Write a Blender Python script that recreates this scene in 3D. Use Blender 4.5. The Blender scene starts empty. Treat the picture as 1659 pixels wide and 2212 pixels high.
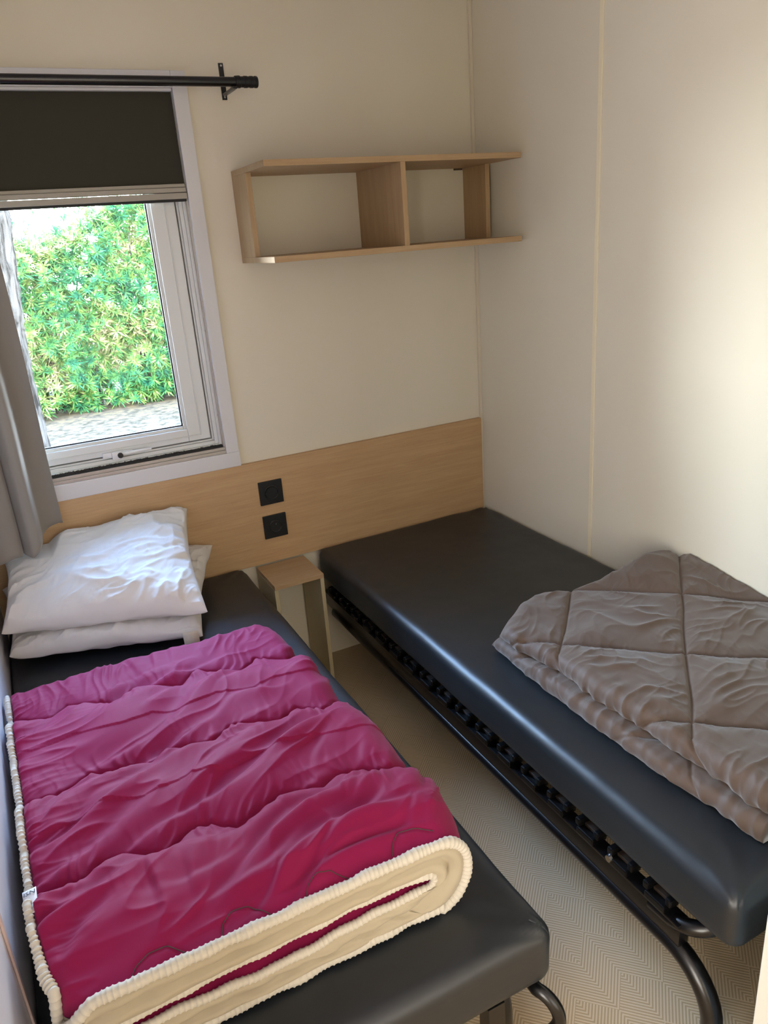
import bpy, bmesh, math, random
import numpy as np
from mathutils import Vector, Matrix
random.seed(7)
S = bpy.context.scene
COL = S.collection
# ------------------------------------------------------------------ camera
cam_d = bpy.data.cameras.new('camera'); cam = bpy.data.objects.new('camera', cam_d); COL.objects.link(cam)
CAM = Vector((-1.65413, -2.49973, 1.55415))
pit, yaw, rol = math.radians(-20.1849), math.radians(-25.4431), math.radians(-4.4022)
fw = Vector((-math.sin(yaw)*math.cos(pit), math.cos(yaw)*math.cos(pit), math.sin(pit)))
r0 = Vector((math.cos(yaw), math.sin(yaw), 0)); u0 = r0.cross(fw)
rr = r0*math.cos(rol) + u0*math.sin(rol); uu = -r0*math.sin(rol) + u0*math.cos(rol)
M = Matrix((rr, uu, -fw)).transposed().to_4x4(); M.translation = CAM
cam.matrix_world = M
cam_d.sensor_fit = 'VERTICAL'; cam_d.sensor_height = 24.0
cam_d.lens = 1631.78/2212*24.0
cam_d.clip_start = 0.02; cam_d.clip_end = 200
S.camera = cam
# ------------------------------------------------------------------ light and exposure
S.view_settings.view_transform = 'Standard'; S.view_settings.look = 'None'
S.view_settings.gamma = 1.0; S.view_settings.use_curve_mapping = False
S.view_settings.exposure = 0.50
W = bpy.data.worlds.new('sky'); S.world = W; W.use_nodes = True
wn = W.node_tree; wn.nodes.clear()
wo = wn.nodes.new('ShaderNodeOutputWorld'); wb = wn.nodes.new('ShaderNodeBackground')
tc = wn.nodes.new('ShaderNodeTexCoord'); sx = wn.nodes.new('ShaderNodeSeparateXYZ'); rp = wn.nodes.new('ShaderNodeValToRGB')
wn.links.new(tc.outputs['Generated'], sx.inputs[0]); wn.links.new(sx.outputs['Z'], rp.inputs[0])
rp.color_ramp.elements[0].position = 0.0; rp.color_ramp.elements[0].color = (0.92, 0.95, 1.0, 1)
rp.color_ramp.elements[1].position = 0.75; rp.color_ramp.elements[1].color = (0.26, 0.48, 1.0, 1)
em = rp.color_ramp.elements.new(0.32); em.color = (0.60, 0.77, 1.0, 1)
wn.links.new(rp.outputs[0], wb.inputs[0]); wb.inputs[1].default_value = 46.0
wn.links.new(wb.outputs[0], wo.inputs[0])
def light(name, kind, loc, direction, energy, color, **kw):
    d = bpy.data.lights.new(name, kind); o = bpy.data.objects.new(name, d); COL.objects.link(o)
    o.location = loc; o.rotation_euler = Vector(direction).to_track_quat('-Z', 'Y').to_euler()
    d.energy = energy; d.color = color
    for k, v in kw.items(): setattr(d, k, v)
    return o
light('sun', 'SUN', (0, 0, 20), (0.45, 0.75, -1.0), 12.0, (1.0, 0.90, 0.72), angle=0.01)
po = light('window_portal', 'AREA', (-1.417, 0.12, 1.30), (0, -1, 0), 1, (1, 1, 1), shape='RECTANGLE', size=0.75, size_y=0.82)
po.data.cycles.is_portal = True
# added fill light at the unseen hall end behind the photographer
light('hall_fill', 'AREA', (-1.0, -4.35, 1.35), (0.0, 1, 0.0), 17, (1.0, 0.94, 0.87), shape='RECTANGLE', size=1.6, size_y=1.7)
# second added fill, left side of the hall, to brighten the right wall
light('hall_side_fill', 'AREA', (-3.35, -3.45, 1.35), (1.0, 0.85, 0.0), 52, (1.0, 0.95, 0.88), shape='RECTANGLE', size=1.2, size_y=1.6)

# ------------------------------------------------------------------ helpers
def link(name, me, mat=None, parent=None, smooth=True):
    o = bpy.data.objects.new(name, me); COL.objects.link(o)
    if mat: me.materials.append(mat)
    if parent: o.parent = parent
    if smooth: me.shade_smooth()
    return o
def mesh(name, V, F, mat=None, parent=None, smooth=True):
    me = bpy.data.meshes.new(name)
    me.from_pydata([tuple(map(float, v)) for v in V], [], [tuple(map(int, f)) for f in F]); me.update()
    return link(name, me, mat, parent, smooth)
def tag(o, label, cat, group=None):
    o['label'] = label; o['category'] = cat
    if group: o['group'] = group
    return o
def thing(name, label, cat, loc=(0, 0, 0), group=None):
    o = bpy.data.objects.new(name, None); COL.objects.link(o); o.location = loc; o.empty_display_size = 0.05
    return tag(o, label, cat, group)
def struct(o):
    o['kind'] = 'structure'; return o
def child(o, p):
    """parent o (built in world coordinates) to p without moving it"""
    o.parent = p; o.matrix_parent_inverse = Matrix.Translation(-Vector(p.location)); return o
class MB:
    def __init__(s): s.bm = bmesh.new()
    def box(s, a, b, bev=0.0, seg=2):
        a = Vector(a); b = Vector(b); lo = Vector(map(min, a, b)); hi = Vector(map(max, a, b))
        r = bmesh.ops.create_cube(s.bm, size=1.0)
        for v in r['verts']:
            v.co = Vector([(lo[i]+hi[i])/2 + v.co[i]*(hi[i]-lo[i]) for i in range(3)])
        if bev > 0:
            es = list({e for v in r['verts'] for e in v.link_edges})
            bmesh.ops.bevel(s.bm, geom=es, offset=bev, segments=seg, profile=0.6, affect='EDGES')
        return s
    def tube(s, P, r, seg=16, closed=False, caps=True):
        P = [Vector(p) for p in P]; n = len(P); rad = r if hasattr(r, '__len__') else [r]*n
        up = None; rings = []
        for i, p in enumerate(P):
            a = P[(i-1) % n] if (closed or i > 0) else p; b = P[(i+1) % n] if (closed or i < n-1) else p
            t = (b-a).normalized()
            if up is None:
                up = Vector((0, 0, 1)) if abs(t.z) < 0.9 else Vector((1, 0, 0))
            up = (up - t*up.dot(t)).normalized(); sd = t.cross(up)
            rings.append([s.bm.verts.new(p + (up*math.cos(k*2*math.pi/seg) + sd*math.sin(k*2*math.pi/seg))*rad[i]) for k in range(seg)])
        m = n if closed else n-1
        for i in range(m):
            A = rings[i]; B = rings[(i+1) % n]
            for k in range(seg):
                s.bm.faces.new((A[k], B[k], B[(k+1) % seg], A[(k+1) % seg]))
        if caps and not closed:
            s.bm.faces.new(rings[0]); s.bm.faces.new(rings[-1][::-1])
        return s
    def build(s, name, mat=None, parent=None, smooth=False, world_parent=None):
        bmesh.ops.recalc_face_normals(s.bm, faces=s.bm.faces)
        me = bpy.data.meshes.new(name); s.bm.to_mesh(me); s.bm.free()
        o = link(name, me, mat, None, False)
        if smooth:
            me.shade_smooth()
            try: me.set_sharp_from_angle(angle=math.radians(40))
            except Exception: pass
        if parent: child(o, parent)
        return o
def B(name, a, b, mat, parent=None, bev=0.0015):
    return MB().box(a, b, bev).build(name, mat, parent)
def rbox_grid(lo, hi, r, nx, ny, nz, k=5):
    """rounded box with dense faces -> V (array), F"""
    lo = np.array(lo, float); hi = np.array(hi, float)
    def axis(i, n):
        a = np.linspace(lo[i], lo[i]+r, k+1)[:-1]; c = np.linspace(hi[i]-r, hi[i], k+1)[1:]
        return np.concatenate([a, np.linspace(lo[i]+r, hi[i]-r, n), c])
    ax = [axis(0, nx), axis(1, ny), axis(2, nz)]
    V = {}; F = []
    def vid(p):
        key = tuple(np.round(p, 6))
        if key not in V: V[key] = len(V)
        return V[key]
    for d in range(3):
        u, v = [i for i in range(3) if i != d]
        for side in (0, 1):
            g = np.zeros((len(ax[u]), len(ax[v])), int)
            for i, a in enumerate(ax[u]):
                for j, b in enumerate(ax[v]):
                    p = [0, 0, 0]; p[u] = a; p[v] = b; p[d] = (lo[d], hi[d])[side]; g[i, j] = vid(p)
            for i in range(len(ax[u])-1):
                for j in range(len(ax[v])-1):
                    q = (g[i, j], g[i+1, j], g[i+1, j+1], g[i, j+1])
                    flip = (side == 1) ^ (d == 1)
                    F.append(q if flip else q[::-1])
    A = np.array(list(V.keys())); I = np.clip(A, lo+r, hi-r); D = A-I
    L = np.linalg.norm(D, axis=1, keepdims=True); L[L == 0] = 1
    return I + D/L*r, F, D/L
# vectorised gradient noise
_rs = np.random.RandomState(3); _perm = np.concatenate([_rs.permutation(256)]*3); _ga = _rs.rand(256)*2*np.pi
def noise(x, y, s=0):
    x = np.asarray(x, float); y = np.asarray(y, float)
    xi = np.floor(x).astype(int); yi = np.floor(y).astype(int); xf = x-xi; yf = y-yi
    def g(ix, iy, fx, fy):
        h = _ga[_perm[(_perm[(ix + s*37) & 255] + (iy & 255)) & 511]]
        return np.cos(h)*fx + np.sin(h)*fy
    f = lambda t: t*t*t*(t*(t*6-15)+10)
    u = f(xf); v = f(yf)
    a = g(xi, yi, xf, yf); b = g(xi+1, yi, xf-1, yf); c = g(xi, yi+1, xf, yf-1); d = g(xi+1, yi+1, xf-1, yf-1)
    return ((a*(1-u)+b*u)*(1-v) + (c*(1-u)+d*u)*v)*1.5
def fbm(x, y, s=0, o=4):
    t = 0; a = 1
    for i in range(o): t = t + a*noise(x*2**i, y*2**i, s+i); a *= .5
    return t
def folds(x, y, ang, lx, ly, s, sharp=1.5):
    """ridged creases running along ang (radians); lx = length of a fold, ly = spacing"""
    c, n = math.cos(ang), math.sin(ang)
    a = x*c+y*n; b = -x*n+y*c
    wx = noise(a/lx*.8, b/lx*.8, s+5)*ly*1.2
    v = noise(a/lx, (b+wx)/ly, s)
    return np.maximum(0, 1-np.abs(v)*2.2)**sharp * (0.35+0.65*np.clip(noise(a/lx*1.3, b/ly*.35, s+9)*1.5+.5, 0, 1))
def pl_dist(x, y, pts):
    """distance to a polyline and signed y offset"""
    best = np.full(np.shape(x), 1e9); sg = np.zeros(np.shape(x))
    for (ax_, ay), (bx, by) in zip(pts[:-1], pts[1:]):
        dx, dy = bx-ax_, by-ay; t = np.clip(((x-ax_)*dx+(y-ay)*dy)/(dx*dx+dy*dy), 0, 1)
        ex = x-(ax_+t*dx); ey = y-(ay+t*dy); d = np.hypot(ex, ey)
        m = d < best; best = np.where(m, d, best); sg = np.where(m, ey, sg)
    return best, sg
def grid_faces(nu, nv, off=0, closed=False):
    F = []
    for i in range(nu-1):
        for j in range(nv-1 + (1 if closed else 0)):
            j2 = (j+1) % nv
            F.append((off+i*nv+j, off+(i+1)*nv+j, off+(i+1)*nv+j2, off+i*nv+j2))
    return F
# ------------------------------------------------------------------ materials
def lin(h):
    h = h.lstrip('#'); c = [int(h[i:i+2], 16)/255 for i in (0, 2, 4)]
    return tuple(x/12.92 if x <= .04045 else ((x+.055)/1.055)**2.4 for x in c) + (1,)
class Mat:
    def __init__(s, name, color, rough=.6, metallic=0, spec=.5, **kw):
        s.m = bpy.data.materials.new(name); s.m.use_nodes = True; s.nt = s.m.node_tree
        s.b = s.nt.nodes['Principled BSDF']; s.set(color, 'Base Color')
        s.b.inputs['Roughness'].default_value = rough; s.b.inputs['Metallic'].default_value = metallic
        s.b.inputs['Specular IOR Level'].default_value = spec
        for k, v in kw.items(): s.b.inputs[k.replace('_', ' ')].default_value = v
        s.co = None
    def n(s, t, **kw):
        x = s.nt.nodes.new(t)
        for k, v in kw.items(): setattr(x, k, v)
        return x
    def L(s, a, b): s.nt.links.new(a, b)
    def set(s, c, k):
        s.b.inputs[k].default_value = lin(c) if isinstance(c, str) else c
    def coords(s, scale=(1, 1, 1), rot=(0, 0, 0)):
        t = s.n('ShaderNodeTexCoord'); mp = s.n('ShaderNodeMapping')
        mp.inputs['Scale'].default_value = scale; mp.inputs['Rotation'].default_value = rot
        s.L(t.outputs['Object'], mp.inputs[0]); return mp.outputs[0]
    def noise(s, scale, vec=None, detail=4, rough=.5, dist=0):
        x = s.n('ShaderNodeTexNoise'); x.inputs['Scale'].default_value = scale; x.inputs['Detail'].default_value = detail
        x.inputs['Roughness'].default_value = rough; x.inputs['Distortion'].default_value = dist
        if vec is not None: s.L(vec, x.inputs['Vector'])
        return x.outputs['Fac']
    def ramp(s, fac, stops):
        x = s.n('ShaderNodeValToRGB'); e = x.color_ramp.elements
        while len(e) < len(stops): e.new(.5)
        for i, (p, c) in enumerate(stops):
            e[i].position = p; e[i].color = lin(c) if isinstance(c, str) else c
        s.L(fac, x.inputs[0]); return x.outputs[0]
    def color(s, out): s.L(out, s.b.inputs['Base Color'])
    def bump(s, h, strength=.3, dist=.001):
        x = s.n('ShaderNodeBump'); x.inputs['Strength'].default_value = strength; x.inputs['Distance'].default_value = dist
        s.L(h, x.inputs['Height'])
        if s.co is not None: s.L(s.co, x.inputs['Normal'])
        s.co = x.outputs[0]; s.L(s.co, s.b.inputs['Normal']); return s
def m_wall():
    a = Mat('wall_panel', '#e2d6c0', .55, spec=.3)
    v = a.coords((1, 1, .04)); f = a.noise(220, v, 2)
    f2 = a.noise(1.5, a.coords((1, 1, .5)), 3)
    a.color(a.ramp(f2, [(.3, '#e0d7c1'), (.7, '#e6decb')])); a.bump(f, .12, .0006); return a.m
def m_wood(name, axis, c1='#bda07a', c2='#a78862'):
    a = Mat(name, c1, .5, spec=.35); sc = [14, 14, 14]; sc[axis] = 1.2
    v = a.coords(tuple(sc)); f = a.noise(3.0, v, 6, .65, .6)
    v2 = a.coords(tuple(x*3.5 if i != axis else x for i, x in enumerate(sc))); g = a.noise(6, v2, 3, .7)
    mx = a.n('ShaderNodeMix', data_type='FLOAT'); mx.inputs[0].default_value = .45; a.L(f, mx.inputs[2]); a.L(g, mx.inputs[3])
    a.color(a.ramp(mx.outputs[0], [(.3, c2), (.68, c1)])); a.bump(g, .15, .0004); return a.m
def m_fabric(name, color, rough=.8, weave=900, b=.25, sheen=.3, spec=.2):
    a = Mat(name, color, rough, spec=spec); a.b.inputs['Sheen Weight'].default_value = sheen
    a.b.inputs['Sheen Roughness'].default_value = .5
    f = a.noise(weave, a.coords(), 2); a.bump(f, b, .0004); return a
WALL = m_wall()
WHITE_WALL = Mat('white_panel', '#e4e1ea', .3, spec=.5).m
OAKX = m_wood('oak_along_x', 0); OAKY = m_wood('oak_along_y', 1); OAKZ = m_wood('oak_along_z', 2)
HEADB = m_wood('oak_headboard', 0, '#cba97c', '#b69168')
EDGE = Mat('oak_edge', '#cbb28c', .5).m
PALE = Mat('pale_panel', '#c2b48f', .5).m
TRIM = Mat('white_trim', '#d9d7d6', .4, spec=.4).m
PVC = Mat('white_pvc', '#dfe0dc', .3, spec=.5).m
ALU = Mat('grey_aluminium', '#b3aca3', .35, metallic=.35).m
BLACKM = Mat('black_metal', '#0c0c0e', .28, spec=.6).m
BLACKP = Mat('black_plastic', '#131416', .45, spec=.4).m
RUB = Mat('black_rubber', '#0a0a0b', .6).m
STEEL = Mat('zinc_screw', '#c8c8c8', .25, metallic=1).m
def m_vinyl():
    a = Mat('charcoal_vinyl', '#1e2328', .40, spec=.62)
    f = a.noise(55, a.coords((1, 1, 1)), 3); a.bump(f, .05, .002)
    g = a.noise(700, a.coords(), 2); a.bump(g, .10, .0003)
    r = a.n('ShaderNodeMapRange'); r.inputs['To Min'].default_value = .36; r.inputs['To Max'].default_value = .48
    a.L(a.noise(3, a.coords()), r.inputs[0]); a.L(r.outputs[0], a.b.inputs['Roughness']); return a.m
VINYL = m_vinyl()
BURG = m_fabric('burgundy_microfibre', '#8a1447', .68, 1200, .08, .08, .15).m
CREAM = m_fabric('cream_lining', '#b3a78f', .8, 1000, .3, .2).m
TAUPE = m_fabric('taupe_quilt', '#5d4c41', .6, 1100, .15, .3, .3).m
LINEN = m_fabric('white_pillowcase', '#dcd8d2', .8, 1000, .3, .2).m
CURT = m_fabric('grey_curtain', '#8f8980', .85, 700, .3, .3).m
def m_blind():
    a = m_fabric('blackout_fabric', '#3b392f', .8, 900, .3, .1); return a.m
BLIND = m_blind()
PIPE = m_fabric('cream_piping', '#cfc8b9', .8, 1000, .3, .2).m
THREAD = Mat('dark_thread', '#4a3c38', .8).m
def m_floor():
    a = Mat('woven_vinyl_floor', '#a59a84', .6, spec=.3)
    t = a.coords((1, 1, 1), (0, 0, math.radians(0)))
    sp = a.n('ShaderNodeSeparateXYZ'); a.L(t, sp.inputs[0])
    def mth(op, x, y=None, z=None):
        q = a.n('ShaderNodeMath', operation=op)
        for i, w in enumerate((x, y, z)):
            if w is None: continue
            if isinstance(w, (int, float)): q.inputs[i].default_value = w
            else: a.L(w, q.inputs[i])
        return q.outputs[0]
    X, Y = sp.outputs[0], sp.outputs[1]
    P = .062   # zigzag period
    tri = mth('PINGPONG', X, P)                                   # 0..P
    blk = mth('FLOOR', mth('DIVIDE', mth('ADD', Y, mth('MULTIPLY', tri, 1.0)), .124))
    sgn = mth('SUBTRACT', mth('MULTIPLY', mth('MODULO', mth('ABSOLUTE', blk), 2.0), 2.0), 1.0)
    v = mth('ADD', Y, mth('MULTIPLY', tri, sgn))
    st = mth('SINE', mth('MULTIPLY', v, 2*math.pi/.0092))
    h = mth('MULTIPLY_ADD', st, .5, .5)
    wv = mth('MULTIPLY_ADD', mth('SINE', mth('MULTIPLY', mth('ADD', X, Y), 2*math.pi/.004)), .12, .0)
    a.color(a.ramp(mth('ADD', h, wv), [(.1, '#ae9773'), (.55, '#c5ae8b'), (.95, '#d0bd9e')]))
    a.bump(h, .3, .0008); return a.m
FLOOR = m_floor()
def m_leaf():
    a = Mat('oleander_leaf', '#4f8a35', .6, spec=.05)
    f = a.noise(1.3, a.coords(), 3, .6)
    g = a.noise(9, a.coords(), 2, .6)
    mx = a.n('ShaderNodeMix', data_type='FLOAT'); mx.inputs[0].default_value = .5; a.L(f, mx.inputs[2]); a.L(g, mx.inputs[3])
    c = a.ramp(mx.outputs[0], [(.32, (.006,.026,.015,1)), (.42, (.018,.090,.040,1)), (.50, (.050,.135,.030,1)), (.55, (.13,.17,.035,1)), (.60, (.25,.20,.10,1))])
    a.color(c)
    tr = a.n('ShaderNodeBsdfTranslucent'); a.L(c, tr.inputs[0]); ad = a.n('ShaderNodeMixShader'); ad.inputs[0].default_value = .35
    a.L(a.b.outputs[0], ad.inputs[1]); a.L(tr.outputs[0], ad.inputs[2])
    a.L(ad.outputs[0], a.nt.nodes['Material Output'].inputs[0]); return a.m
LEAF = m_leaf()
def m_bark():
    a = Mat('pine_bark', '#a08c7c', 1.0, spec=0)
    f = a.noise(14, a.coords((1, 1, .22)), 6, .6, 1.0)
    a.color(a.ramp(f, [(.40, (.010,.0085,.007,1)), (.5, (.030,.026,.022,1)), (.65, (.050,.044,.038,1))])); a.bump(f, .8, .02); return a.m
BARK = m_bark()
def m_ground():
    a = Mat('dry_ground', '#b5a48a', 1.0, spec=0)
    f = a.noise(9, a.coords(), 8, .75); 
    a.color(a.ramp(f, [(.38, (.026,.021,.012,1)), (.47, (.050,.038,.025,1)), (.58, (.085,.058,.030,1)), (.68, (.030,.040,.012,1))])); a.bump(f, .6, .03); return a.m
GROUND = m_ground()
def m_glass():
    m = bpy.data.materials.new('window_glass'); m.use_nodes = True; nt = m.node_tree; nt.nodes.clear()
    o = nt.nodes.new('ShaderNodeOutputMaterial'); t = nt.nodes.new('ShaderNodeBsdfTransparent'); g = nt.nodes.new('ShaderNodeBsdfGlossy')
    fr = nt.nodes.new('ShaderNodeFresnel'); fr.inputs[0].default_value = 1.25; mx = nt.nodes.new('ShaderNodeMixShader')
    t.inputs[0].default_value = (.93, .96, .95, 1); g.inputs['Roughness'].default_value = .02
    nt.links.new(fr.outputs[0], mx.inputs[0]); nt.links.new(t.outputs[0], mx.inputs[1]); nt.links.new(g.outputs[0], mx.inputs[2]); nt.links.new(mx.outputs[0], o.inputs[0]); return m
GLASS = m_glass()

# ------------------------------------------------------------------ structure
LX = -1.836; CZ = 2.36; FY = -1.95          # left wall, ceiling height, front wall plane
WX0, WX1, WZ0, WZ1 = -1.785, -1.048, .890, 1.996   # window opening
mb = MB()
mb.box((LX-.06, 0, -.02), (WX0, .06, CZ)); mb.box((WX1, 0, -.02), (.06, .06, CZ))
mb.box((WX0, 0, -.02), (WX1, .06, WZ0)); mb.box((WX0, 0, WZ1), (WX1, .06, CZ))
struct(mb.build('wall_back', WALL))
struct(MB().box((0, -4.5, -.02), (.06, 0, CZ)).build('wall_right', WALL))
struct(MB().box((LX-.06, -2.12, -.02), (LX, 0, CZ)).build('wall_left', WHITE_WALL))
HX = -3.7
struct(MB().box((HX-.06, -4.5, -.02), (HX, -2.06, CZ)).build('wall_hall_left', WALL))
struct(MB().box((HX, -2.12, -.02), (LX-.06, -2.06, CZ)).build('wall_hall_front', WALL))
struct(MB().box((-.755, FY-.09, 0), (0, FY-.01, CZ)).build('wall_front', WALL))
struct(MB().box((HX-.06, -4.56, -.02), (.06, -4.5, CZ)).build('wall_hall_back', WALL))
struct(MB().box((HX-.06, -4.56, -.04), (.06, .06, 0)).build('floor', FLOOR))
struct(MB().box((HX-.06, -4.56, CZ), (.06, .06, CZ+.05)).build('ceiling', WHITE_WALL))
struct(MB().box((-.79, FY-.10, 0), (-.755, FY, 2.05), .002).build('door_1', Mat('door_lining', '#e6e2d2', .4).m))
struct(MB().box((-.012, -.010, 0), (-.0005, -.0005, CZ), .001).build('trim_1', Mat('corner_strip', '#ddd2bb', .5).m))
struct(MB().box((-.0035, -.655, 0), (-.0003, -.640, CZ), .001).build('trim_2', Mat('seam_strip', '#efe3c4', .5).m))
struct(MB().box((LX+.0003, -1.500, 0), (LX+.004, -1.488, CZ), .001).build('trim_3', Mat('left_seam', '#cbb3ad', .5).m))

# ------------------------------------------------------------------ window
def window():
    fr = MB(); root = bpy.data.objects.new('window_1', None); COL.objects.link(root); root.location = (-1.417, 0, WZ0); struct(root)
    y0, y1 = .030, .075
    # fixed frame with stepped profile
    def ring(x0, x1, z0, z1, w, ya, yb, bev=.002):
        fr.box((x0, ya, z0), (x0+w, yb, z1), bev); fr.box((x1-w, ya, z0), (x1, yb, z1), bev)
        fr.box((x0+w, ya, z0), (x1-w, yb, z0+w), bev); fr.box((x0+w, ya, z1-w), (x1-w, yb, z1), bev)
    ring(WX0, WX1, WZ0+.018, WZ1, .012, .018, .078)
    ring(WX0+.012, WX1-.012, WZ0+.03, WZ1-.012, .012, .026, .078)
    ring(WX0+.024, WX1-.024, WZ0+.042, WZ1-.024, .006, .036, .078)
    # architrave
    t = MB()
    t.box((WX1, -.016, WZ0-.0), (-1.0045, 0, 2.0405), .002); t.box((LX+.004, -.016, WZ0), (WX0, 0, 2.0405), .002)
    t.box((WX0, -.016, WZ1), (WX1, 0, 2.0405), .002); t.box((LX+.004, -.018, .8386), (-1.0035, 0, WZ0), .002)
    t.build('window_trim', TRIM, root)
    # grey channels of the insect screen: sill rail and side guide
    c = MB(); c.box((WX0, -.012, WZ0), (WX1, .016, WZ0+.010), .001); c.box((WX0, -.004, WZ0+.010), (WX1, .016, WZ0+.020), .001)
    c.box((WX1-.004, .000, WZ0+.02), (WX1, .017, 1.70), .0005); c.box((WX0, .000, WZ0+.02), (WX0+.004, .017, 1.70), .0005)
    c.build('screen_rail', ALU, root)
    b = MB(); b.box((WX0+.004, .004, WZ0+.0205), (WX1-.004, .016, WZ0+.027), .001)
    for i in range(150):
        x = WX0+.006+i*.00483; b.box((x, .006, WZ0+.026), (x+.003, .014, WZ0+.028+random.random()*.003))
    b.build('brush_seal', RUB, root)
    # sash
    sx0, sx1, sz0, sz1 = WX0+.035, WX1-.035, WZ0+.053, WZ1-.035
    s = MB(); gx0, gx1, gz0, gz1 = -1.668, -1.171, 1.000, 1.93
    def sash(xa, xb, za, zb, xc, xd, zc, zd, ya, yb):
        s.box((xa, ya, za), (xc, yb, zb), .003); s.box((xd, ya, za), (xb, yb, zb), .003)
        s.box((xc, ya, za), (xd, yb, zc), .003); s.box((xc, ya, zd), (xd, yb, zb), .003)
    sash(sx0, sx1, sz0, sz1, gx0-.014, gx1+.014, gz0-.014, gz1+.014, .030, .072)
    sash(gx0-.016, gx1+.016, gz0-.016, gz1+.016, gx0-.004, gx1+.004, gz0-.004, gz1+.004, .040, .072)
    ring(WX0+.029, WX1-.029, WZ0+.047, WZ1-.029, .008, .060, .078)
    s_in = .030
    sash(sx0+s_in, sx1-s_in, sz0+.016, sz1-s_in, sx0+s_in+.004, sx1-s_in-.004, sz0+.020, sz1-s_in-.004, .0272, .0320)
    so = s.build('sash', PVC, root)
    g = MB(); sash2 = [((gx0-.004, .046, gz0-.004), (gx0, .054, gz1+.004)), ((gx1, .046, gz0-.004), (gx1+.004, .054, gz1+.004)),
                       ((gx0, .046, gz0-.004), (gx1, .054, gz0)), ((gx0, .046, gz1), (gx1, .054, gz1+.004))]
    for a, b_ in sash2: g.box(a, b_)
    g.build('gasket', RUB, root)
    MB().box((gx0, .048, gz0), (gx1, .052, gz1)).build('glass_pane', GLASS, root)
    h = MB(); h.box((-1.440, .022, .937), (-1.345, .030, .955), .003)
    h.box((-1.412, .010, .930), (-1.380, .026, .956), .004)
    h.tube([(-1.390, .016, .946), (-1.35, .012, .947), (-1.31, .010, .9475), (-1.287, .011, .9475)], [.0065, .006, .0045, .003], 12)
    ho = h.build('handle', Mat('handle_white', '#e6e6e4', .3).m, root, smooth=True)
    fr.build('window_frame', PVC, root)
    k = MB().tube([(-1.387, .014, .944), (-1.387, .002, .944)], .0085, 20).build('lock_button', BLACKP, root, smooth=True)
    for z in (1.30, 1.02): MB().tube([(WX1-.0055, .010, z), (WX1-.0035, .010, z)], .003, 10).build('rail_screw', STEEL, root)
window()

# roller blind
bl = thing('roller_blind', 'dark olive-grey blackout blind pulled partly down over the upper window', 'blind', (-1.417, 0, 1.996))
B('cassette', (WX0+.001, -.010, 1.988), (WX1-.001, .016, 1.996), TRIM, bl)
B('blind_fabric', (WX0+.002, .006, 1.735), (WX1-.002, .0085, 1.988), BLIND, bl, .0003)
mb = MB(); mb.box((WX0+.002, -.004, 1.730), (WX1-.002, .014, 1.740), .002); mb.box((WX0+.002, -.010, 1.716), (WX1-.002, .014, 1.729), .002)
mb.box((WX0+.002, -.013, 1.697), (WX1-.002, .014, 1.714), .002)
mb.build('bottom_bar', Mat('blind_bar', '#a8a193', .6).m, bl)
B('bar_brush', (WX0+.004, -.006, 1.690), (WX1-.004, .008, 1.697), RUB, bl, .0005)

# curtain rod
rod = thing('curtain_rod', 'black metal curtain rod with ribbed end cap above the window', 'curtain rod', (-1.3, -.1, 1.997))
RY, RZ = -.10, 1.997
MB().tube([(LX+.002, RY, RZ), (-.884, RY, RZ)], .0128, 24).build('pole', BLACKM, rod, smooth=True)
P = []; R_ = []
for x, r in [(-.884, .0128), (-.884, .0155), (-.874, .0165), (-.870, .0165), (-.868, .0145), (-.858, .0145), (-.857, .0158), (-.848, .0158), (-.847, .0146),
             (-.840, .0146), (-.839, .0158), (-.831, .0158), (-.830, .0146), (-.826, .0146), (-.825, .0158), (-.819, .0158), (-.817, .0145)]:
    P.append((x, RY, RZ)); R_.append(r)
P = [(p[0]+i*1e-5, p[1], p[2]) for i, p in enumerate(P)]
MB().tube(P, R_, 24).build('end_cap', BLACKP, rod, smooth=True)
mb = MB(); mb.box((-.898, -.0035, 1.966), (-.883, 0, 2.064), .001)
mb.box((-.896, -.10, 1.976), (-.885, -.003, 1.983), .001); mb.box((-.897, -.116, 1.9765), (-.884, -.084, 1.984), .002)
br = mb.build('wall_bracket', BLACKM, rod)
for z in (2.057, 1.973): MB().tube([(-.8905, -.0055, z), (-.8905, -.003, z)], .003, 12).build('bracket_screw', STEEL, rod)

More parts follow.
